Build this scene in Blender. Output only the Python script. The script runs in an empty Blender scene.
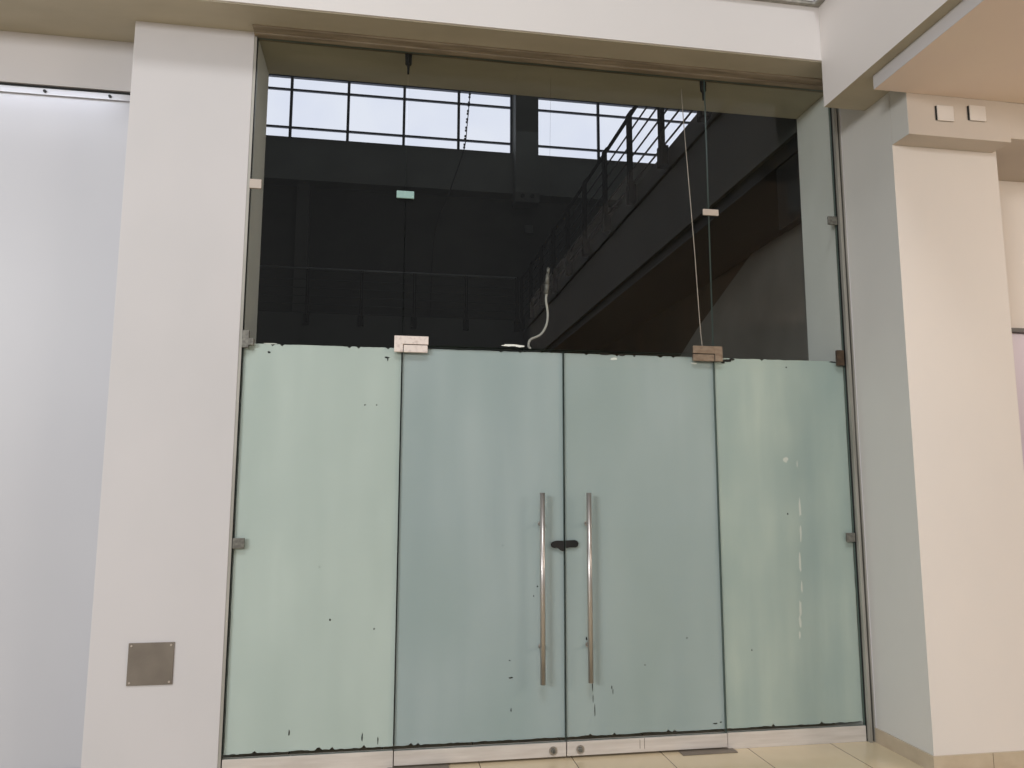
import bpy, bmesh, math, random
from mathutils import Vector, Matrix
random.seed(7)
C = bpy.context.collection
sc = bpy.context.scene
sc.view_settings.view_transform = 'Standard'
sc.view_settings.look = 'None'
sc.view_settings.exposure = 0
sc.view_settings.gamma = 1

# ------------------------------------------------------------ materials
def s2l(v):
    v /= 255.0
    return v/12.92 if v <= .04045 else ((v+.055)/1.055)**2.4
def col(r, g, b): return (s2l(r), s2l(g), s2l(b), 1)
def mat(name, c, rough=.6, metal=0.0, c2=None, scale=(3, 3, 3), rough2=None, bump=0.0, detail=4, coat=0.0, spec=.5,
        lo=.35, hi=.65, em=None, ems=0.0):
    m = bpy.data.materials.new(name); m.use_nodes = True
    nt = m.node_tree; b = nt.nodes['Principled BSDF']
    b.inputs['Base Color'].default_value = c
    b.inputs['Roughness'].default_value = rough
    b.inputs['Metallic'].default_value = metal
    b.inputs['Specular IOR Level'].default_value = spec
    b.inputs['Coat Weight'].default_value = coat
    if em:
        b.inputs['Emission Color'].default_value = em
        b.inputs['Emission Strength'].default_value = ems
    if c2 or bump:
        g = nt.nodes.new('ShaderNodeNewGeometry')
        mp = nt.nodes.new('ShaderNodeMapping'); mp.inputs['Scale'].default_value = scale
        n = nt.nodes.new('ShaderNodeTexNoise'); n.inputs['Detail'].default_value = detail; n.inputs['Scale'].default_value = 1
        nt.links.new(g.outputs['Position'], mp.inputs['Vector']); nt.links.new(mp.outputs['Vector'], n.inputs['Vector'])
        r = nt.nodes.new('ShaderNodeValToRGB')
        r.color_ramp.elements[0].position = lo; r.color_ramp.elements[1].position = hi
        r.color_ramp.elements[0].color = c; r.color_ramp.elements[1].color = c2 or c
        nt.links.new(n.outputs['Fac'], r.inputs['Fac']); nt.links.new(r.outputs['Color'], b.inputs['Base Color'])
        if bump:
            bp = nt.nodes.new('ShaderNodeBump'); bp.inputs['Strength'].default_value = bump; bp.inputs['Distance'].default_value = .01
            nt.links.new(n.outputs['Fac'], bp.inputs['Height']); nt.links.new(bp.outputs['Normal'], b.inputs['Normal'])
    return m

def glass_mat(name, tint, refl_rough=.0, smudge=0.0):
    m = bpy.data.materials.new(name); m.use_nodes = True
    nt = m.node_tree; nt.nodes.remove(nt.nodes['Principled BSDF'])
    out = nt.nodes['Material Output']
    t = nt.nodes.new('ShaderNodeBsdfTransparent'); t.inputs['Color'].default_value = tint
    g = nt.nodes.new('ShaderNodeBsdfGlossy'); g.inputs['Roughness'].default_value = refl_rough
    f = nt.nodes.new('ShaderNodeFresnel'); f.inputs['IOR'].default_value = 1.42
    gb = nt.nodes.new('ShaderNodeNewGeometry'); mi = nt.nodes.new('ShaderNodeMapRange')
    mi.inputs[3].default_value = 1.3; mi.inputs[4].default_value = 1/1.3
    nt.links.new(gb.outputs['Backfacing'], mi.inputs[0]); nt.links.new(mi.outputs[0], f.inputs['IOR'])
    mx = nt.nodes.new('ShaderNodeMixShader')
    nt.links.new(f.outputs['Fac'], mx.inputs[0]); nt.links.new(t.outputs[0], mx.inputs[1]); nt.links.new(g.outputs[0], mx.inputs[2])
    last = mx
    if smudge:
        d = nt.nodes.new('ShaderNodeBsdfDiffuse'); d.inputs['Color'].default_value = (.6, .6, .57, 1)
        geo = nt.nodes.new('ShaderNodeNewGeometry')
        mp = nt.nodes.new('ShaderNodeMapping'); mp.inputs['Scale'].default_value = (1.6, 1.6, .5)
        n = nt.nodes.new('ShaderNodeTexNoise'); n.inputs['Scale'].default_value = 1; n.inputs['Detail'].default_value = 6
        mr = nt.nodes.new('ShaderNodeMapRange'); mr.inputs[1].default_value = .4; mr.inputs[2].default_value = .8
        mr.inputs[3].default_value = smudge*.25; mr.inputs[4].default_value = smudge
        m2 = nt.nodes.new('ShaderNodeMixShader')
        nt.links.new(geo.outputs['Position'], mp.inputs[0]); nt.links.new(mp.outputs[0], n.inputs['Vector'])
        nt.links.new(n.outputs['Fac'], mr.inputs[0]); nt.links.new(mr.outputs[0], m2.inputs[0])
        nt.links.new(mx.outputs[0], m2.inputs[1]); nt.links.new(d.outputs[0], m2.inputs[2])
        last = m2
    nt.links.new(last.outputs[0], out.inputs['Surface'])
    return m

def tile_mat(name, c1, c2, grout, size, ox, oy, rough):
    m = bpy.data.materials.new(name); m.use_nodes = True
    nt = m.node_tree; b = nt.nodes['Principled BSDF']; L = nt.links.new
    g = nt.nodes.new('ShaderNodeNewGeometry')
    s = nt.nodes.new('ShaderNodeSeparateXYZ'); L(g.outputs['Position'], s.inputs[0])
    def M(op, a, v=None):
        n = nt.nodes.new('ShaderNodeMath'); n.operation = op
        for i, q in enumerate((a, v)):
            if q is None: continue
            if hasattr(q, 'links'): L(q, n.inputs[i])
            else: n.inputs[i].default_value = q
        return n.outputs[0]
    def edge(o, off):
        fr = M('FRACT', M('DIVIDE', M('ADD', o, 100*size-off), size))
        return M('MINIMUM', fr, M('SUBTRACT', 1.0, fr))
    e = M('MINIMUM', edge(s.outputs[0], ox), edge(s.outputs[1], oy))
    gr = M('LESS_THAN', e, .0045)
    n = nt.nodes.new('ShaderNodeTexNoise'); n.inputs['Scale'].default_value = 5; n.inputs['Detail'].default_value = 8
    L(g.outputs['Position'], n.inputs['Vector'])
    r = nt.nodes.new('ShaderNodeMix'); r.data_type = 'RGBA'; r.inputs[6].default_value = c1; r.inputs[7].default_value = c2
    L(n.outputs['Fac'], r.inputs[0])
    r2 = nt.nodes.new('ShaderNodeMix'); r2.data_type = 'RGBA'; r2.inputs[7].default_value = grout
    L(gr, r2.inputs[0]); L(r.outputs[2], r2.inputs[6]); L(r2.outputs[2], b.inputs['Base Color'])
    b.inputs['Roughness'].default_value = rough
    return m

def film_mat(name, ca, cb, cc, light_x=None, seed=0.0):
    """whitewash film on the back of the glass: vertical wipe streaks and cloudy patches"""
    m = bpy.data.materials.new(name); m.use_nodes = True
    nt = m.node_tree; b = nt.nodes['Principled BSDF']; L = nt.links.new
    g = nt.nodes.new('ShaderNodeNewGeometry')
    def noise(sx, sz, det, off):
        mp = nt.nodes.new('ShaderNodeMapping'); mp.inputs['Scale'].default_value = (sx, 1, sz); mp.inputs['Location'].default_value = (off, off*2, off)
        n = nt.nodes.new('ShaderNodeTexNoise'); n.inputs['Scale'].default_value = 1; n.inputs['Detail'].default_value = det
        L(g.outputs['Position'], mp.inputs[0]); L(mp.outputs[0], n.inputs['Vector']); return n.outputs['Fac']
    n1 = noise(7, .7, 4, seed); n2 = noise(1.6, .9, 3, seed+5)
    r1 = nt.nodes.new('ShaderNodeValToRGB'); r1.color_ramp.elements[0].position = .3; r1.color_ramp.elements[1].position = .72
    r1.color_ramp.elements[0].color = ca; r1.color_ramp.elements[1].color = cb
    L(n1, r1.inputs[0])
    mr = nt.nodes.new('ShaderNodeMapRange'); mr.inputs[1].default_value = .38; mr.inputs[2].default_value = .66
    mr.inputs[4].default_value = .85
    L(n2, mr.inputs[0])
    mx = nt.nodes.new('ShaderNodeMix'); mx.data_type = 'RGBA'
    L(mr.outputs[0], mx.inputs[0]); L(r1.outputs[0], mx.inputs[6]); mx.inputs[7].default_value = cc
    L(mx.outputs[2], b.inputs['Base Color'])
    b.inputs['Roughness'].default_value = .5; b.inputs['Specular IOR Level'].default_value = .25
    return m

PAINT = mat('mall_paint', col(196, 193, 193), .55, c2=col(202, 198, 198), scale=(1.2, 1.2, .8))
PAINT_WARM = mat('mall_paint_warm', col(210, 204, 198), .55, c2=col(215, 208, 201), scale=(1.2, 1.2, .8))
CAPITAL_SHADE = mat('capital_shade_tone', col(188, 178, 168), .6, c2=col(194, 184, 173), scale=(1.5, 1.5, 1.5))  # darker than the pier, shade at its head put into the colour
PAINT_SIDE = mat('side_beam_paint', col(212, 206, 202), .55, c2=col(216, 210, 206), scale=(1, 1, 1))
PAINT_BEAM = mat('beam_paint', col(213, 208, 205), .55, c2=col(217, 212, 209), scale=(1, 1, 1))
PAINT_SHADE = mat('reveal_shade_tone', col(196, 195, 190), .6, c2=col(202, 200, 195), scale=(1.5, 1.5, .7))  # darker copy of the pier paint, shade put into left-facing sides
SOFFIT_SHADE = mat('soffit_shade_tone', col(170, 162, 144), .7, c2=col(180, 172, 154), scale=(2, 5, 2), bump=.1)  # darker brown copy of the beam paint, shade put into undersides
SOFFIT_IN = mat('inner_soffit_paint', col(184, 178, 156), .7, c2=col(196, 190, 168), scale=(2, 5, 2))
LIP = mat('plaster_lip', col(150, 138, 120), .7, c2=col(124, 112, 95), scale=(3, 30, 30), bump=.4)
PINK = mat('ceiling_panel_paint', col(224, 207, 197), .6, c2=col(228, 213, 198), scale=(1, 1, 1))
WHITEBOARD = mat('white_acrylic', col(183, 183, 188), .42, c2=col(189, 189, 193), scale=(.8, .8, .5))
LAV = mat('lavender_panel', col(196, 186, 200), .4)
BLACK = mat('black_gap', col(14, 14, 13), .7)
DARKGREY = mat('dark_trim', col(74, 70, 66), .5)
STEEL = mat('brushed_steel', col(196, 190, 185), .33, .9, c2=col(172, 166, 160), scale=(60, 60, 2))
STEEL_D = mat('dull_aluminium', col(178, 175, 166), .5, .4, c2=col(132, 129, 121), scale=(30, 30, 1.5), lo=.3, hi=.7)
STEEL_RAIL = mat('satin_rail', col(212, 205, 198), .42, .2, c2=col(198, 190, 182), scale=(4, 4, 40))
PATCH_BRIGHT = mat('lit_patch_metal', col(226, 214, 206), .5, .15, c2=col(196, 180, 172), scale=(60, 60, 60), lo=.5, hi=.8)  # reflected light on the left patches put into a bright base colour
PATCH_BROWN = mat('brown_patch_metal', col(140, 126, 110), .42, .5, c2=col(116, 98, 82), scale=(30, 30, 50), lo=.35, hi=.7)  # plain brown tone of the matching right patches
PATCH_DARK = mat('dark_brown_patch', col(84, 68, 52), .45, .3, c2=col(66, 52, 40), scale=(30, 30, 50))
PATCH_TEAL = mat('tape_clip', col(140, 172, 166), .5)
CLIP_GREY = mat('clip_metal', col(128, 126, 118), .5, .4, c2=col(96, 94, 88), scale=(60, 60, 60))
CLIP_PALE = mat('clip_pale', col(182, 170, 158), .45, .3)
PLATE = mat('bronze_cover', col(124, 115, 104), .5, .25, c2=col(114, 105, 95), scale=(9, 9, 9))
SKIRT = mat('skirting_tile', col(186, 172, 150), .3, c2=col(172, 156, 134), scale=(6, 6, 10))
GROUT = mat('grout', col(110, 98, 82), .8)
FLOOR = tile_mat('beige_porcelain', col(208, 192, 163), col(196, 180, 150), col(88, 76, 60), .4925, .03, -.003, .16)
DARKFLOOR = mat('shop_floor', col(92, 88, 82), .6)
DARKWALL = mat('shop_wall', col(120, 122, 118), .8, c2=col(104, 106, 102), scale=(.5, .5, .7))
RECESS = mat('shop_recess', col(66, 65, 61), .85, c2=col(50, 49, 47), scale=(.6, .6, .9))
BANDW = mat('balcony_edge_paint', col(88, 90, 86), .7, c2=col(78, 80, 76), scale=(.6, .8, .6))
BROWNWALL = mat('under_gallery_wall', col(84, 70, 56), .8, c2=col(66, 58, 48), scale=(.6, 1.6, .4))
RETURN = mat('inner_return_paint', col(236, 238, 232), .7, c2=col(226, 228, 222), scale=(3, 3, 1.2))
RAILM = mat('rail_dark_metal', col(9, 7, 7), .8, .0, c2=col(14, 8, 8), scale=(3, 3, 3), spec=.08)
RAILL = mat('rail_thin_metal', col(52, 52, 52), .5, .1)
MULL = mat('window_bar', col(62, 68, 82), .5)
GLASS = glass_mat('clear_glass', (.92, .928, .92, 1), 0.0, .004)
GLASSF = glass_mat('door_glass', (.97, .977, .974, 1), .02)
GLASSEDGE = mat('glass_edge_green', col(92, 108, 101), .3)
FILM_SIDE_L = film_mat('film_side_left', col(203, 215, 210), col(215, 226, 221), col(195, 208, 203), seed=1)
FILM_DOOR_L = film_mat('film_door_left', col(160, 173, 174), col(170, 182, 182), col(154, 169, 168), seed=9)
FILM_DOOR_R = film_mat('film_door_right', col(158, 171, 171), col(167, 179, 177), col(152, 166, 163), seed=17)
FILM_SIDE_R = film_mat('film_side_right', col(184, 198, 193), col(209, 219, 208), col(168, 185, 182), seed=26)
WHITE = mat('cable_white', col(176, 174, 166), .5)
CHIP = mat('white_chip', col(225, 228, 220), .6)

def emis(name, c, s):
    m = bpy.data.materials.new(name); m.use_nodes = True
    nt = m.node_tree; nt.nodes.remove(nt.nodes['Principled BSDF'])
    e = nt.nodes.new('ShaderNodeEmission')
    g = nt.nodes.new('ShaderNodeNewGeometry'); n = nt.nodes.new('ShaderNodeTexNoise'); n.inputs['Scale'].default_value = .8
    r = nt.nodes.new('ShaderNodeValToRGB'); r.color_ramp.elements[0].position = .35; r.color_ramp.elements[1].position = .7
    r.color_ramp.elements[0].color = c; r.color_ramp.elements[1].color = (c[0]*.93, c[1]*.94, c[2]*.98, 1)
    nt.links.new(g.outputs['Position'], n.inputs['Vector']); nt.links.new(n.outputs['Fac'], r.inputs[0])
    nt.links.new(r.outputs[0], e.inputs['Color']); e.inputs['Strength'].default_value = s
    nt.links.new(e.outputs[0], nt.nodes['Material Output'].inputs['Surface'])
    return m
DAYPANE = emis('daylight_pane', col(232, 236, 250), 1.12)

# ------------------------------------------------------------ mesh helpers
def nb(): return bmesh.new()
def bx(bm, x0, x1, y0, y1, z0, z1, mi=0, bev=0.0):
    vs = [bm.verts.new((x, y, z)) for x in (x0, x1) for y in (y0, y1) for z in (z0, z1)]
    F = [(0, 1, 3, 2), (4, 6, 7, 5), (0, 4, 5, 1), (2, 3, 7, 6), (0, 2, 6, 4), (1, 5, 7, 3)]
    fs = []
    for f in F:
        a = bm.faces.new([vs[i] for i in f]); a.material_index = mi; fs.append(a)
    if bev:
        es = list({e for f in fs for e in f.edges})
        r = bmesh.ops.bevel(bm, geom=es, offset=bev, segments=2, affect='EDGES', profile=.7)
        for f in r['faces']: f.material_index = mi
def cyl(bm, p0, p1, r, n=16, mi=0, r1=None):
    p0 = Vector(p0); p1 = Vector(p1); d = (p1-p0).normalized()
    a = d.orthogonal().normalized(); b = d.cross(a)
    r1 = r if r1 is None else r1
    A = [bm.verts.new(p0+(a*math.cos(t)+b*math.sin(t))*r) for t in [2*math.pi*i/n for i in range(n)]]
    B = [bm.verts.new(p1+(a*math.cos(t)+b*math.sin(t))*r1) for t in [2*math.pi*i/n for i in range(n)]]
    for i in range(n):
        f = bm.faces.new((A[i], A[(i+1) % n], B[(i+1) % n], B[i])); f.smooth = True; f.material_index = mi
    bm.faces.new(A[::-1]).material_index = mi; bm.faces.new(B).material_index = mi
def tube(bm, pts, r, n=8, mi=0):
    pts = [Vector(p) for p in pts]
    # catmull-rom refinement
    P = [pts[0]]+pts+[pts[-1]]; Q = []
    for i in range(1, len(P)-2):
        for k in range(6):
            t = k/6; a, b, c, d = P[i-1], P[i], P[i+1], P[i+2]
            Q.append(.5*((2*b)+(c-a)*t+(2*a-5*b+4*c-d)*t*t+(3*b-a-3*c+d)*t**3))
    Q.append(pts[-1])
    rings = []; up = None
    for i, q in enumerate(Q):
        d = (Q[min(i+1, len(Q)-1)]-Q[max(i-1, 0)]).normalized()
        a = d.orthogonal().normalized() if up is None else (up-d*up.dot(d)).normalized()
        up = a; b = d.cross(a)
        rings.append([bm.verts.new(q+(a*math.cos(2*math.pi*k/n)+b*math.sin(2*math.pi*k/n))*r) for k in range(n)])
    for A, B in zip(rings, rings[1:]):
        for i in range(n):
            f = bm.faces.new((A[i], A[(i+1) % n], B[(i+1) % n], B[i])); f.smooth = True; f.material_index = mi
    bm.faces.new(rings[0][::-1]); bm.faces.new(rings[-1])
def poly(bm, pts, y, th=0.0, mi=0):
    """polygon in the XZ plane at depth y"""
    vs = [bm.verts.new((x, y, z)) for x, z in pts]
    f = bm.faces.new(vs); f.material_index = mi
    if th:
        r = bmesh.ops.extrude_face_region(bm, geom=[f])
        for v in [g for g in r['geom'] if isinstance(g, bmesh.types.BMVert)]: v.co.y += th
        for g in bm.faces:
            if any(v in r['geom'] for v in g.verts): g.material_index = mi
def obj(name, bm, mats, parent=None):
    me = bpy.data.meshes.new(name); bmesh.ops.recalc_face_normals(bm, faces=bm.faces[:]); bm.to_mesh(me); bm.free()
    for m in (mats if isinstance(mats, (list, tuple)) else [mats]): me.materials.append(m)
    o = bpy.data.objects.new(name, me); C.objects.link(o)
    if parent is not None:
        o.parent = parent; o.matrix_parent_inverse = Matrix.Translation(-Vector(parent.location))
    return o
def box_obj(name, dims, m, parent=None, bev=0.0):
    b = nb(); bx(b, *dims, bev=bev); return obj(name, b, m, parent)
def tag(o, label, cat, group=None, kind=None):
    o['label'] = label; o['category'] = cat
    if group: o['group'] = group
    if kind: o['kind'] = kind
    return o
def thing(name, loc, label, cat, group=None, kind=None):
    o = bpy.data.objects.new(name, None); C.objects.link(o); o.location = loc; o.empty_display_size = .1
    return tag(o, label, cat, group, kind)
def S(name, dims_list, m, label, cat, bev=0.0, parent=None):
    b = nb()
    for d in dims_list: bx(b, *d, bev=bev)
    o = obj(name, b, m, parent)
    return tag(o, label, cat, kind='structure') if parent is None else o

# ------------------------------------------------------------ shell: mall side
S('floor', [(-14, 14, -22, .35, -.12, 0)], FLOOR, 'glossy beige square tiled floor in front of the glass doors', 'floor')
S('wall_right', [(1.782, 2.44, -.49, .37, 0, 3.6295), (1.782, 2.44, -.2715, .37, 3.6295, 3.92)], PAINT_WARM, 'wide cream wall pier to the right of the glass shopfront', 'wall')
S('trim_1', [(1.782, 2.412, -.63, -.491, 3.315, 3.6295)], CAPITAL_SHADE, 'projecting cream block at the head of the right pier, two square plates on it', 'pier head', .004)
S('wall_left', [(-2.372, -1.750, -.02, .37, 0, 3.922)], PAINT, 'tall white wall pier to the left of the glass shopfront', 'wall', .004)
S('trim_2', [(-6, 5, -.272, .37, 3.924, 4.75)], PAINT_BEAM, 'white overhead beam running across above the glass shopfront', 'beam')
S('trim_3', [(-6, 1.78, -.262, .0, 3.918, 3.9238), (-6, -2.373, .0, .2, 3.918, 3.9238)], SOFFIT_SHADE, 'underside strip of the beam above the glass, shade painted as brown', 'soffit')
S('trim_4', [(-1.749, 1.78, -.095, -.04, 3.905, 3.9178), (-1.749, 1.78, -.045, .025, 3.896, 3.9178)], LIP, 'rough plaster lip and glass channel along top of the shopfront', 'channel')
S('trim_5', [(1.519, 3.6, -9, -.2725, 3.63, 4.75)], PAINT_SIDE, 'white overhead side beam running toward the viewer at upper right', 'beam')
S('ceiling', [(1.588, 6, -9, -.632, 3.551, 3.6296)], [PINK], 'lowered pinkish-beige ceiling panel at upper right', 'ceiling')
S('trim_6', [(1.5862, 1.5878, -9, -.632, 3.551, 3.629)], PAINT, 'pale vertical edge strip of the lowered ceiling panel', 'ceiling edge')
S('trim_7', [(2.413, 5, -.627, .1, 3.34, 3.6295)], CAPITAL_SHADE, 'cream header box right of the pier head at the picture edge', 'header')
S('wall_far_right', [(2.441, 5, -.10, .1, 2.385, 3.339)], PAINT_WARM, 'tan wall strip right of the right pier, above the lavender panel', 'wall')
S('trim_8', [(2.441, 5, -.125, .1, 2.36, 2.3845)], DARKGREY, 'dark thin trim along the top of the lavender panel', 'trim')
tag(box_obj('shopfront_panel', (2.441, 5, -.09, .0, 0, 2.359), LAV), 'lavender shopfront panel at the right picture edge, behind the right pier', 'panel')
bm_ = bpy.data.objects['trim_5']; bm_.data.materials.append(SOFFIT_SHADE)
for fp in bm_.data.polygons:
    if fp.normal.z < -.9: fp.material_index = 1  # underside faces get the shade-toned copy
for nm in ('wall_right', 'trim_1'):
    pier = bpy.data.objects[nm]; pier.data.materials.append(PAINT_SHADE)
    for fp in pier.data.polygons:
        if fp.normal.x < -.9: fp.material_index = 1  # left faces get the shade-toned copy
# cornice on top of the beam
b = nb()
bx(b, -6, 1.48, -.30, -.2725, 4.262, 4.275); bx(b, -6, 1.47, -.30, -.2725, 4.28, 4.34, 1)
bx(b, 1.48, 1.5185, -9, -.2725, 4.262, 4.275); bx(b, 1.49, 1.5185, -9, -.2725, 4.28, 4.34, 1)
tag(obj('trim_9', b, [STEEL_D, PAINT]), 'grey metal cornice line at the very top of the overhead beams', 'trim', kind='structure')
# left lit board
S('wall_back_left', [(-6, -2.373, .2, .37, 3.62, 3.9175)], PAINT, 'shaded wall strip above the white backlit board at upper left', 'wall')
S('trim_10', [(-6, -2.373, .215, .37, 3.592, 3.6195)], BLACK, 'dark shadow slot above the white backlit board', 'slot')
hb = thing('hoarding_board', (-3.2, .2, 0), 'large white backlit board left of the left pier', 'board')
box_obj('panel', (-6, -2.376, .2, .24, .012, 3.555), WHITEBOARD, hb)
tb = box_obj('top_strip', (-6, -2.376, .185, .24, 3.556, 3.591), WHITEBOARD, hb)
for x in (-2.88, -2.545, -3.3, -3.7):
    b = nb(); cyl(b, (x, .175, 3.573), (x, .1855, 3.573), .008, 10); obj('screw', b, BLACK, tb)
box_obj('base_strip', (-6, -2.376, .19, .24, .0, .0115), DARKGREY, hb)

# skirting of the right pier
b = nb()
bx(b, 1.77, 1.7815, -.503, -.035, .0, .0765); bx(b, 1.7816, 2.452, -.503, -.4905, .0, .0765)
bx(b, 2.105, 2.108, -.5037, -.5028, 0, .077, 1)
tag(obj('baseboard_right', b, [SKIRT, GROUT]), 'beige tile skirting around the foot of the right pier', 'skirting', kind='structure')

# cover plate on left pier
t = thing('cover_plate', (-2.087, -.022, .55), 'square bronze-grey metal cover plate low on the left pier', 'cover plate')
b = nb(); bx(b, -2.192, -1.981, -.028, -.0205, .452, .652, bev=.002); obj('plate', b, PLATE, t)
for x in (-2.178, -1.995):
    for z in (.465, .639):
        b = nb(); cyl(b, (x, -.031, z), (x, -.0275, z), .005, 10); obj('screw', b, CLIP_PALE, t)
# two plates on pier head
for i, (x0, z0) in enumerate(((1.957, 3.403), (2.157, 3.42))):
    t = thing('junction_plate', (x0+.05, -.632, z0+.045), ('left' if i == 0 else 'right')+' one of two small square cream plates on the right pier head', 'junction plate', 'square plates on the pier head')
    b = nb(); bx(b, x0, x0+.1, -.641, -.634, z0, z0+.088, bev=.003); obj('lid', b, PAINT_WARM, t)
    b = nb(); bx(b, x0-.007, x0+.098, -.636, -.6305, z0+.004, z0+.084); obj('back_box', b, BLACK, t)

# ------------------------------------------------------------ jambs
b = nb(); bx(b, -1.7495, -1.736, -.018, .03, 0, 3.893); bx(b, -1.7358, -1.7335, -.016, .0, 0, 3.893, 1)
tag(obj('trim_11', b, [STEEL_D, BLACK]), 'dull aluminium glazing channel up the left edge of the glass', 'channel', kind='structure')
b = nb(); bx(b, 1.7345, 1.752, -.04, .02, 0, 3.893, bev=.002); bx(b, 1.752, 1.768, -.012, .02, 0, 3.893, 1); bx(b, 1.768, 1.776, -.033, .02, 0, 3.893, bev=.002); bx(b, 1.7765, 1.7815, -.036, .02, 0, 3.893, 3); bx(b, 1.7318, 1.7343, -.016, .0, 0, 3.893, 2)
tag(obj('trim_12', b, [STEEL_D, DARKGREY, BLACK, PAINT]), 'twin aluminium glazing channel up the right edge of the glass', 'channel', kind='structure')

# ------------------------------------------------------------ glazing
ZR, ZT, ZG, E = .094, 2.177, 3.893, .004
def ragged(x0, x1, z0, z1, rz0=.006, rz1=.004, rx0=0, rx1=0, seed=1):
    r = random.Random(seed); P = []
    n = int((x1-x0)/.012)
    v = 0
    for i in range(n+1):
        v = .75*v+r.uniform(-1, 1)*.35; spike = rz0*1.5 if r.random() < .05 else 0
        P.append((x0+(x1-x0)*i/n, z0+rz0*abs(v)+spike))
    m = 60
    v = 0
    for i in range(1, m):
        v = .6*v+r.uniform(-1, 1)*.4
        P.append((x1-rx1*abs(v), z0+(z1-z0)*i/m))
    for i in range(n+1):
        v = .75*v+r.uniform(-1, 1)*.35; spike = rz1*2.5 if r.random() < .06 else 0
        P.append((x1-(x1-x0)*i/n, z1-rz1*abs(v)-spike))
    for i in range(1, m):
        v = .6*v+r.uniform(-1, 1)*.4
        P.append((x0+rx0*abs(v), z1-(z1-z0)*i/m))
    return P
def blob(bm, x, z, w, h, y, mi, seed=0, n=9):
    r = random.Random(seed); P = []
    for i in range(n):
        a = 2*math.pi*i/n; k = r.uniform(.55, 1)
        P.append((x+math.cos(a)*w/2*k, z+math.sin(a)*h/2*k))
    poly(bm, P, y, 0, mi)
def film(parent, m, x0, x1, z0, z1, marks, seed, **kw):
    bm = nb()
    poly(bm, ragged(x0, x1, z0, z1, seed=seed, **kw), .0085, 0, 0)
    for k, (x, z, w, h, mi) in enumerate(marks): blob(bm, x, z, w, h, .0075, mi, seed*50+k)
    return obj('whitewash_film', bm, [m, BLACK, CHIP], parent)
def pane(parent, x0, x1, z0, z1, m, y0=-.006, y1=.006):
    bm = nb(); bx(bm, x0, x1, y0, y1, z0, z1)
    for f in bm.faces:
        n = f.calc_center_median()
        f.material_index = 1 if min(abs(n.x-x0), abs(n.x-x1), abs(n.z-z0), abs(n.z-z1)) < 1e-5 else 0
    return obj('glass_pane', bm, [m, GLASSEDGE], parent)
def patch(parent, name, polys, m, y0=-.03, th=.02):
    bm = nb()
    for P in polys: poly(bm, P, y0, th)
    o = obj(name, bm, m, parent)
    md = o.modifiers.new('b', 'BEVEL'); md.width = .002; md.segments = 2
    return o
def rect(x0, x1, z0, z1): return [(x0, z0), (x1, z0), (x1, z1), (x0, z1)]

# side panels
for side, FM, sd in ((-1, FILM_SIDE_L, 3), (1, FILM_SIDE_R, 4)):
    w = thing('window_1' if side < 0 else 'window_2', (side*1.31, 0, 0),
              'left full-height fixed glass side panel, lower part whitewashed pale green' if side < 0 else
              'right full-height fixed glass side panel, lower part whitewashed with white drips', 'glass panel', kind='structure')
    xa, xb = (-1.731, -.902) if side < 0 else (.902, 1.7305)
    pane(w, xa, xb, ZR-.01, ZG, GLASS)
    marks = ([(-1.60, 2.166, .09, .010, 2), (-1.092, 1.848, .012, .008, 1), (-1.03, 1.849, .01, .008, 1), (-.981, 2.11, .03, .012, 1), (-.977, 2.102, .01, .03, 1),
              (-1.238, .733, .012, .014, 1), (-1.014, .682, .01, .012, 1), (-1.42, .189, .01, .05, 1), (-1.06, .15, .008, .05, 1), (-.98, .13, .008, .05, 1), (-1.3, 1.0, .006, .008, 1), (-1.6, 2.12, .02, .014, 1)] if side < 0 else
             [(1.327, 1.261, .014, .016, 1), (1.073, .511, .01, .012, 1), (1.33, 1.574, .04, .042, 2), (1.40, 1.55, .008, .05, 2), (1.404, 1.30, .02, .15, 2), (1.402, 1.15, .016, .12, 2), (1.39, .98, .018, .15, 2), (1.392, .85, .014, .08, 2),
              (1.378, .73, .02, .12, 2), (1.372, .66, .022, .09, 2), (1.366, .58, .018, .06, 2), (1.36, 2.12, .012, .012, 1), (.98, 2.15, .09, .02, 1), (1.02, 2.158, .05, .02, 1), (1.66, 2.16, .06, .012, 1), (.96, 2.14, .04, .02, 1)])
    film(w, FM, xa+.002, xb-.002, ZR+.004, ZT-.012, marks, sd, rz0=.008, rz1=.004, rx0=.0 if side > 0 else .004, rx1=.004 if side > 0 else 0)
    box_obj('bottom_rail', (xa+.0005 if side > 0 else xa, xb-.001, -.014, .02, .0, ZR-.0105), STEEL_RAIL, w, .002)
    wx0, wx1 = (-1.738, -1.675) if side < 0 else (1.668, 1.727)
    if side < 0: patch(w, 'edge_patch', [[(-1.735, 2.135), (-1.70, 2.135), (-1.70, 2.15), (-1.675, 2.15), (-1.675, 2.185), (-1.70, 2.185), (-1.70, 2.228), (-1.735, 2.228)]], CLIP_GREY, -.03, .022)
    else: patch(w, 'edge_patch', [rect(1.672, 1.716, 2.135, 2.228)], PATCH_DARK, -.03, .022)
    patch(w, 'wall_clip', [rect(wx0, wx1, 3.012, 3.064)], CLIP_PALE if side < 0 else CLIP_GREY, -.022, .014)
    patch(w, 'wall_clip', [rect(wx0+.006, wx1, 1.1, 1.152)], CLIP_GREY, -.022, .014)

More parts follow.
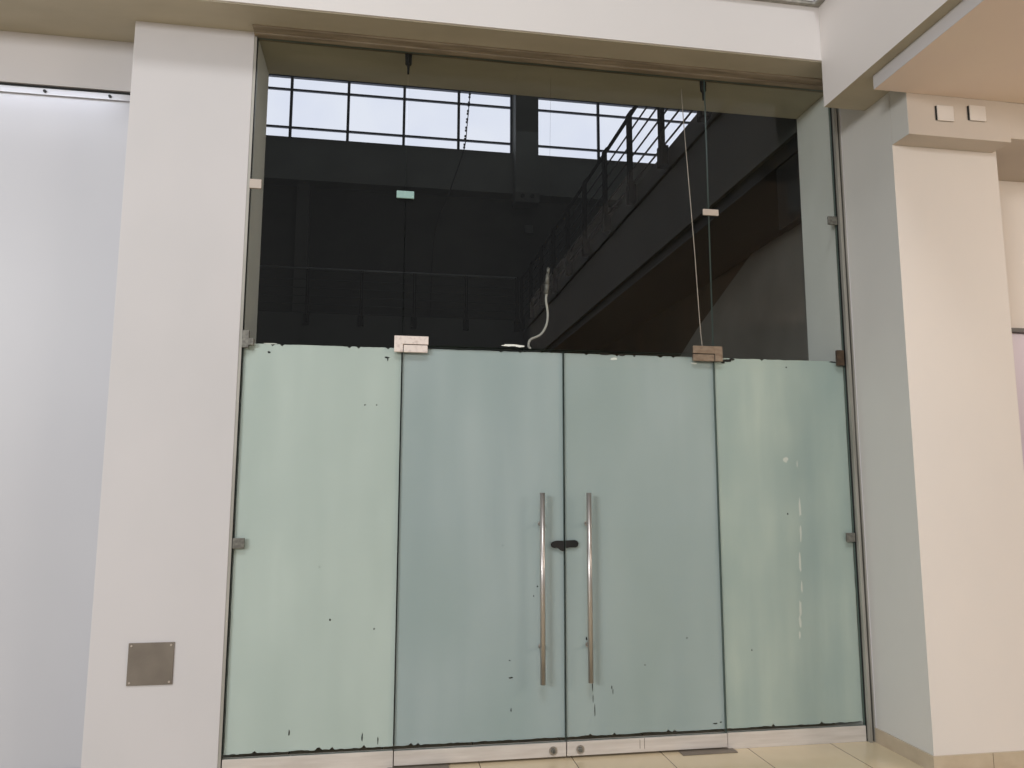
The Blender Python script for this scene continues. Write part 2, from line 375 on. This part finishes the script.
# transom pane
w = thing('window_3', (0, 0, ZT), 'wide clear transom glass above the double doors', 'glass panel', kind='structure')
pane(w, -.8985, .8985, ZT+.004, ZG, GLASS)
patch(w, 'corner_patch', [[(-.944, 2.137), (-.897, 2.137), (-.897, 2.181), (-.76, 2.181), (-.76, 2.226), (-.944, 2.226)]], PATCH_BRIGHT)
patch(w, 'corner_patch', [[(.944, 2.137), (.897, 2.137), (.897, 2.181), (.764, 2.181), (.764, 2.226), (.944, 2.226)]], PATCH_BROWN)
patch(w, 'joint_clip', [rect(-.95, -.853, 3.01, 3.052)], PATCH_TEAL, -.02, .012)
patch(w, 'joint_clip', [rect(.857, .955, 3.022, 3.06)], CLIP_PALE, -.02, .012)
for s in (-1, 1):
    patch(w, 'top_patch', [[(s*.9-.02, 3.892), (s*.9-.018, 3.83), (s*.9-.008, 3.82), (s*.9-.005, 3.77), (s*.9+.005, 3.77), (s*.9+.008, 3.82), (s*.9+.018, 3.83), (s*.9+.02, 3.892)]], BLACK, .010, .014)
b = nb(); blob(b, -.30, 2.196, .13, .014, -.0075, 0, 5, 14); blob(b, -.25, 2.193, .06, .016, -.0078, 0, 6, 12); obj('torn_film_strip', b, CHIP, w)

# doors
for side, FM, sd in ((-1, FILM_DOOR_L, 11), (1, FILM_DOOR_R, 12)):
    d = thing('door_1' if side < 0 else 'door_2', (side*.45, 0, 0),
              'left leaf of the whitewashed glass double door, bluish green, bar handle at its right edge' if side < 0 else
              'right leaf of the whitewashed glass double door, scratch below its bar handle', 'glass door', kind='structure')
    xa, xb = (-.898, -.003) if side < 0 else (.003, .898)
    pane(d, xa, xb, ZR-.012, ZT-.004, GLASSF)
    if side < 0:
        marks = [(-.294, .412, .03, .012, 1), (-.293, .25, .007, .025, 1), (-.30, .50, .012, .008, 1), (-.12, .56, .012, .02, 1), (-.6, 1.9, .006, .006, 1), (-.34, 1.1, .008, .006, 1), (-.15, .88, .01, .012, 1), (-.17, .83, .008, .012, 1)]
    else:
        marks = [(.15, .355, .006, .07, 1), (.153, .29, .005, .05, 1), (.162, .23, .006, .08, 1), (.258, .34, .008, .03, 1), (.264, .32, .006, .03, 1), (.692, .587, .012, .01, 1), (.447, .452, .01, .008, 1),
                 (.842, .13, .03, .01, 1), (.875, .135, .014, .01, 1), (.12, .6, .012, .03, 1), (.35, 2.163, .05, .014, 1), (.42, 2.16, .02, .014, 1), (.25, 2.165, .09, .012, 1), (.3, 2.14, .05, .018, 2), (.78, 2.128, .06, .012, 2)]
    film(d, FM, xa+.001, xb-.001, ZR+.004, ZT-.012, marks, sd, rz0=.007, rz1=.003)
    b = nb(); bx(b, xa, xb, -.018, .02, .012, ZR-.0125, bev=.002)
    if side > 0:
        bx(b, .40, .403, -.0185, -.0178, .03, .075, 1); bx(b, .425, .428, -.0185, -.0178, .028, .082, 1)
    obj('bottom_rail', b, [STEEL_RAIL, PLATE], d)
    k = side*.073
    b = nb(); cyl(b, (k, -.019, .043), (k, -.021, .043), .022, 20, 1); cyl(b, (k, -.021, .043), (k, -.034, .043), .013, 18, 0, .011)
    bx(b, k-.001, k+.001, -.0348, -.0338, .037, .049, 2)
    obj('floor_lock', b, [CLIP_GREY, STEEL, BLACK], d)
    hx = -.135 if side < 0 else .1235
    b = nb(); cyl(b, (hx, -.062, .388), (hx, -.062, 1.382), .0138, 24)
    h = obj('bar_handle', b, STEEL, d)
    for z in (1.215, .572):
        b = nb(); cyl(b, (hx, -.05, z), (hx, -.008, z), .008, 14); cyl(b, (hx, -.012, z), (hx, -.0065, z), .014, 16); obj('standoff', b, STEEL, h)
    # black outline of the lock cut-out at the leaf edge
    if side < 0:
        P = [(-.004, 1.123), (-.045, 1.124), (-.06, 1.12), (-.072, 1.115), (-.079, 1.103), (-.075, 1.09), (-.06, 1.083), (-.045, 1.086), (-.035, 1.08), (-.026, 1.071), (-.012, 1.066), (-.004, 1.067)]
        Q = [(.892, .0), ]
    else:
        P = [(.004, 1.124), (.055, 1.126), (.07, 1.121), (.077, 1.108), (.073, 1.092), (.06, 1.086), (.03, 1.087), (.004, 1.083)]
    b = nb(); poly(b, P, -.0085, .001); obj('lock_cutout', b, BLACK, d)
    x0 = -.893 if side < 0 else .764
    x1 = -.764 if side < 0 else .893
    patch(d, 'hinge_patch', [rect(x0, x1, 2.137, 2.1765)], PATCH_BRIGHT if side < 0 else PATCH_BROWN, -.029, .02)
    # floor spring cover under the hinge corner
    a0, a1 = (-.93, -.62) if side < 0 else (.62, .93)
    t = box_obj('floor_spring_cover', (a0, a1, -.075, -.006, .0, .005), PLATE, None, .002)
    tag(t, 'dark metal floor spring cover under the %s door leaf' % ('left' if side < 0 else 'right'), 'floor plate', 'floor spring covers at the door pivots')

# hanging cables behind the glass
t = thing('white_cable', (-.1, .15, 2.3), 'thin white cable with plug hanging behind the transom, above the left door', 'cable')
b = nb(); tube(b, [(-.185, .03, 2.192), (-.18, .10, 2.215), (-.162, .14, 2.261), (-.10, .15, 2.295), (-.066, .15, 2.35), (-.056, .15, 2.42), (-.066, .15, 2.50), (-.062, .15, 2.54)], .007, 10); obj('cord', b, WHITE, t)
b = nb(); cyl(b, (-.062, .15, 2.54), (-.06, .15, 2.60), .013, 14); cyl(b, (-.06, .15, 2.60), (-.055, .15, 2.665), .015, 14, 0, .009); cyl(b, (-.055, .15, 2.665), (-.05, .15, 2.70), .010, 12); obj('plug', b, CLIP_GREY, t)
b = nb(); tube(b, [(-.05, .15, 2.70), (-.04, .15, 3.3), (-.03, .15, 3.93)], .0005, 6); obj('hanger_wire', b, BLACK, t)
b = nb(); tube(b, [(.812, .15, 3.93), (.824, .15, 3.649), (.866, .15, 2.891), (.884, .12, 2.26), (.885, .03, 2.20)], .0028, 8)
tag(obj('hanging_string', b, CLIP_PALE), 'long thin pale string hanging down to the right hinge patch', 'string')

# ------------------------------------------------------------ shop interior
IX0, IX1, IY1 = -5.2, 7.6, 12.3
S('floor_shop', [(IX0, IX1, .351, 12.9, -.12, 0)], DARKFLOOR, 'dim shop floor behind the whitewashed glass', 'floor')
S('wall_return_left', [(-1.95, -1.7495, .372, .40, 0, 3.92), (-1.7495, -1.735, .035, .40, 0, 3.9175)], RETURN, 'narrow grey inner return just behind the left edge of the glass', 'wall')
S('wall_return_right', [(1.74, 1.781, .03, .395, 0, 3.917)], RETURN, 'pale inner return seen through the right edge of the glass', 'wall')
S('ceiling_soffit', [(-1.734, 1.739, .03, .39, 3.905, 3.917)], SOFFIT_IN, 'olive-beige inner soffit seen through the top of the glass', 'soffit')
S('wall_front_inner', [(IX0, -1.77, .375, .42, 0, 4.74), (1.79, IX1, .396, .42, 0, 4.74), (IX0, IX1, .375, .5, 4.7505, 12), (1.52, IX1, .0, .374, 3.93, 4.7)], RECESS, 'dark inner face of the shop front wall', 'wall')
S('wall_side_left', [(IX0-.1, IX0, .35, 12.9, 0, 12)], DARKWALL, 'dark left side wall of the shop', 'wall')
S('wall_side_right', [(IX1, IX1+.1, .35, 12.9, 0, 12)], DARKWALL, 'dark right side wall of the shop', 'wall')
S('ceiling_shop', [(IX0, IX1, .35, 12.9, 12, 12.1)], DARKWALL, 'dark high roof of the shop', 'ceiling')
# back wall with window openings
ZW0, ZW1 = 9.03, 10.50
W1 = (-4.49, 1.735); W2 = (2.29, 6.86)
S('wall_back', [(IX0, IX1, IY1, 12.95, ZW1, 12), (IX0, IX1, IY1, 12.95, 8.06, ZW0), (IX0, W1[0], IY1, 12.95, ZW0, ZW1), (W1[1], W2[0], IY1, 12.95, ZW0, ZW1), (W2[1], IX1, IY1, 12.95, ZW0, ZW1)],
  DARKWALL, 'dark back wall of the shop around the high windows', 'wall')
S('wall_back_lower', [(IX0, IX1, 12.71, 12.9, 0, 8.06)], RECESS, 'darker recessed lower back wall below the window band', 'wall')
for nm, (a, c), step, lab in (('window_4', W1, 1.245, 'long bright high window of the back wall, left of the hanging column'), ('window_5', W2, 1.523, 'bright high window of the back wall, right of the hanging column')):
    w = thing(nm, ((a+c)/2, 12.4, ZW0), lab, 'window', kind='structure')
    b = nb(); bx(b, a, c, 12.45, 12.46, ZW0, ZW1); obj('daylit_pane', b, DAYPANE, w)
    b = nb(); H = ZW1-ZW0
    bx(b, a, c, 12.36, 12.44, ZW1-.03, ZW1); bx(b, a, c, 12.36, 12.44, ZW0, ZW0+.03)
    bx(b, a, a+.04, 12.36, 12.44, ZW0+.03, ZW1-.03); bx(b, c-.04, c, 12.36, 12.44, ZW0+.03, ZW1-.03)
    obj('window_frame', b, MULL, w)
    b = nb()
    xs = []
    if a < 0:
        x = c-step
        while x > a+.1: xs.append(x); x -= step
    else:
        x = a+step
        while x < c-.1: xs.append(x); x += step
    for x in xs: bx(b, x-.03, x+.03, 12.37, 12.43, ZW0+.03, ZW1-.03)
    for fz in (.215, .82): bx(b, a+.04, c-.04, 12.375, 12.425, ZW1-H*fz-.022, ZW1-H*fz+.022)
    obj('glazing_bars', b, MULL, w)
# hanging column
t = thing('wall_column', (2.0, 12.1, 7.75), 'dark square column between the two high back windows, ending in a bolted plate', 'column', kind='structure')
box_obj('shaft', (1.75, 2.275, 11.95, 12.299, 7.95, 12), DARKWALL, t)
box_obj('end_plate', (1.74, 2.285, 11.9, 12.299, 7.72, 7.949), BANDW, t, .01)
b = nb()
for x in (1.90, 2.12): cyl(b, (x, 11.87, 7.86), (x, 11.9, 7.86), .045, 12)
obj('bolts', b, BLACK, t)
tag(box_obj('wall_fitting', (2.08, 2.27, 12.6, 12.71, 7.25, 7.45), BANDW, None, .03), 'small pale round-cornered fitting on the back wall below the column', 'wall fitting')
# cord in front of window
t_pts = [(.74, 12.2, 10.9), (.727, 12.2, 10.387), (.67, 12.2, 9.6), (.60, 12.2, 8.977), (.3, 12.2, 8.0), (-.04, 12.2, 6.94), (-.1, 12.2, 4.76)]
b = nb(); tube(b, t_pts, .011, 6)
for i in range(26):
    z = 8.95+i*.068; f = (z-8.977)/(10.387-8.977); x = .60+(.127)*f
    if i % 3: cyl(b, (x, 12.2, z), (x+.003, 12.2, z+.036), .026, 7)
tag(obj('window_cord', b, BLACK), 'dark beaded cord hanging in front of the long high window', 'cord')
# galleries
b = nb()
bx(b, 1.75, IX1, .43, 12.7, 3.83, 4.535); bx(b, 1.775, IX1, .43, 12.7, 4.535, 4.565, 1); bx(b, 1.75, IX1, .43, 12.7, 4.565, 4.79)
bx(b, 1.78, IX1, .43, 12.7, 3.72, 3.83, 1)  # black lower strip draws the shade of the gap under the edge
tag(obj('trim_13', b, [BANDW, BLACK]), 'dark edge of the upper gallery running along the right side of the shop', 'gallery edge', kind='structure')
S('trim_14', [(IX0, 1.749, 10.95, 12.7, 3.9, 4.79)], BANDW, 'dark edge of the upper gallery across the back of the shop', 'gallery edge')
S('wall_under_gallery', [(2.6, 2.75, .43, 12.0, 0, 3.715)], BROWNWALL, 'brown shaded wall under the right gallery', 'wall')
S('trim_15', [(1.79, 1.86, .43, .78, 3.25, 3.715)], BLACK, 'black vertical strip behind the right inner return', 'strip')
SLOPEGREY = mat('slope_panel_grey', col(150, 147, 140), .8, c2=col(126, 123, 117), scale=(.7, .9, .9))  # panel with sloping top, paler grey than the wall it stands against
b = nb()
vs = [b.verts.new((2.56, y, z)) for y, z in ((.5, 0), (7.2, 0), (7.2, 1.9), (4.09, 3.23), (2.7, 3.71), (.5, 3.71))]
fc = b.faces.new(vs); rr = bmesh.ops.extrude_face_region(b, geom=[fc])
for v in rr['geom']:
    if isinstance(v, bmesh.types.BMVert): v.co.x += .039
tag(obj('wall_slope_panel', b, SLOPEGREY), 'grey sloping-topped panel against the wall under the gallery, behind the right side panel', 'wall', kind='structure')
PILASTER = mat('pilaster_paint', col(84, 83, 78), .85)
S('trim_16', [(-3.05, -2.78, 12.45, 12.709, 4.8, 8.05)], PILASTER, 'faint pilaster on the recessed back wall', 'pilaster')

def post_mesh(dirx):
    """post at origin, standing beside the gallery edge; dirx = unit vector to the inside"""
    b = nb()
    # bent flat post: profile in (u,z)
    prof = [(-.035, -.16), (.02, -.16), (.02, .86), (.028, .89), (.06, .93), (.05, .96), (.0, .92), (-.035, .87)]
    return prof
LITRAIL = mat('handrail_lit_grey', col(120, 122, 120), .4, .3)  # paler metal for the back handrail, caught light put into its colour
def railing(name, loc, n, step, along, inside, label, length, start=0.0):
    t = thing(name, loc, label, 'railing')
    A = Vector(along); I = Vector(inside); L0 = Vector(loc)
    prof = post_mesh(None)
    me = None
    for i in range(n):
        c = L0+A*(start+i*step)
        b = nb()
        for s in (-1, 1):   # twin flats
            y = A*(s*.019)
            lo = [b.verts.new(c+y-A*.009+I*u+Vector((0, 0, z))) for u, z in prof]
            hi = [b.verts.new(c+y+A*.009+I*u+Vector((0, 0, z))) for u, z in prof]
            b.faces.new(lo[::-1]); b.faces.new(hi)
            for k in range(len(prof)): b.faces.new((lo[k], lo[(k+1) % len(prof)], hi[(k+1) % len(prof)], hi[k]))
        p = obj('post', b, RAILM, t)
        b = nb()
        q0 = c-A*.055-I*.04; q1 = c+A*.055+I*.045
        bx(b, min(q0.x, q1.x), max(q0.x, q1.x), min(q0.y, q1.y), max(q0.y, q1.y), c.z-.19, c.z+.02, bev=.006)
        obj('mounting_bracket', b, RAILM, p)
    e0 = L0+A*(start-.6 if start else 0); e1 = L0+A*length
    b = nb(); o = I*.055+Vector((0, 0, .945)); cyl(b, e0+o, e1+o, .024, 12); obj('handrail', b, LITRAIL if A.x else RAILM, t)
    for k in range(5):
        b = nb(); o = I*.035+Vector((0, 0, .06+k*.165)); cyl(b, e0+o, e1+o, .010, 8); obj('rail', b, RAILL, t)
    return t
railing('gallery_railing', (1.70, 10.84, 4.79), 11, 1.005, (0, -1, 0), (1, 0, 0), 'dark metal railing on the right gallery, rising to the upper right in view', 10.3)
railing('gallery_railing', (1.60, 10.9, 4.74), 7, 1.045, (-1, 0, 0), (0, 1, 0), 'dark metal railing across the back gallery, level in view', 6.8, 0.0)

# ------------------------------------------------------------ lights and world
wd = bpy.data.worlds.new('world'); sc.world = wd; wd.use_nodes = True
bg = wd.node_tree.nodes['Background']; bg.inputs['Color'].default_value = (.94, .95, .97, 1); bg.inputs['Strength'].default_value = .37
def area(name, loc, target, sx, sy, power, c):
    l = bpy.data.lights.new(name, 'AREA'); l.shape = 'RECTANGLE'; l.size = sx; l.size_y = sy; l.energy = power; l.color = c
    o = bpy.data.objects.new(name, l); C.objects.link(o); o.location = loc
    o.rotation_euler = (Vector(target)-Vector(loc)).to_track_quat('-Z', 'Y').to_euler()
    return o
area('skylight', (-2.8, -12.5, 16), (-.4, 0, 1.6), 6.0, 2.8, 1080, (.97, .98, 1.0))
area('concourse_light', (-10, -12, 5.0), (0, 0, 2.0), 4.0, 2.0, 900, (.97, .98, 1.0))
area('warm_downlight', (5.6, -4.2, 3.2), (2.0, -.4, 1.4), 1.6, 1.0, 110, (1.0, .86, .74))
area('board_lamp', (-3.6, .10, 3.60), (-3.6, .21, 2.9), 2.2, .05, 2.2, (.86, .9, 1.0))
area('daylight_spill', (0, 11.6, 9.8), (0, 4, 3.0), 9, 1.2, 14, (.85, .92, 1.0))

area('shop_fill', (2.2, 1.2, 8.2), (0, 12, 7.6), 3, 2, 45, (.96, .98, 1.0))  # unseen fill lamp, added to lift the back wall
# ------------------------------------------------------------ camera
cd = bpy.data.cameras.new('camera'); cam = bpy.data.objects.new('camera', cd); C.objects.link(cam)
f, yaw, pitch, roll = 759.43, .1633, .1339, .0021
cd.sensor_fit = 'HORIZONTAL'; cd.sensor_width = 36; cd.lens = f*36/1024
fw = Vector((math.sin(yaw)*math.cos(pitch), math.cos(yaw)*math.cos(pitch), math.sin(pitch)))
r = Vector((math.cos(yaw), -math.sin(yaw), 0)); u = r.cross(fw)
r2 = math.cos(roll)*r+math.sin(roll)*u; u2 = -math.sin(roll)*r+math.cos(roll)*u
M = Matrix((r2, u2, -fw)).transposed().to_4x4(); M.translation = Vector((-.9725, -4.1266, 1.4162))
cam.matrix_world = M
cd.clip_start = .05; cd.clip_end = 100
sc.camera = cam
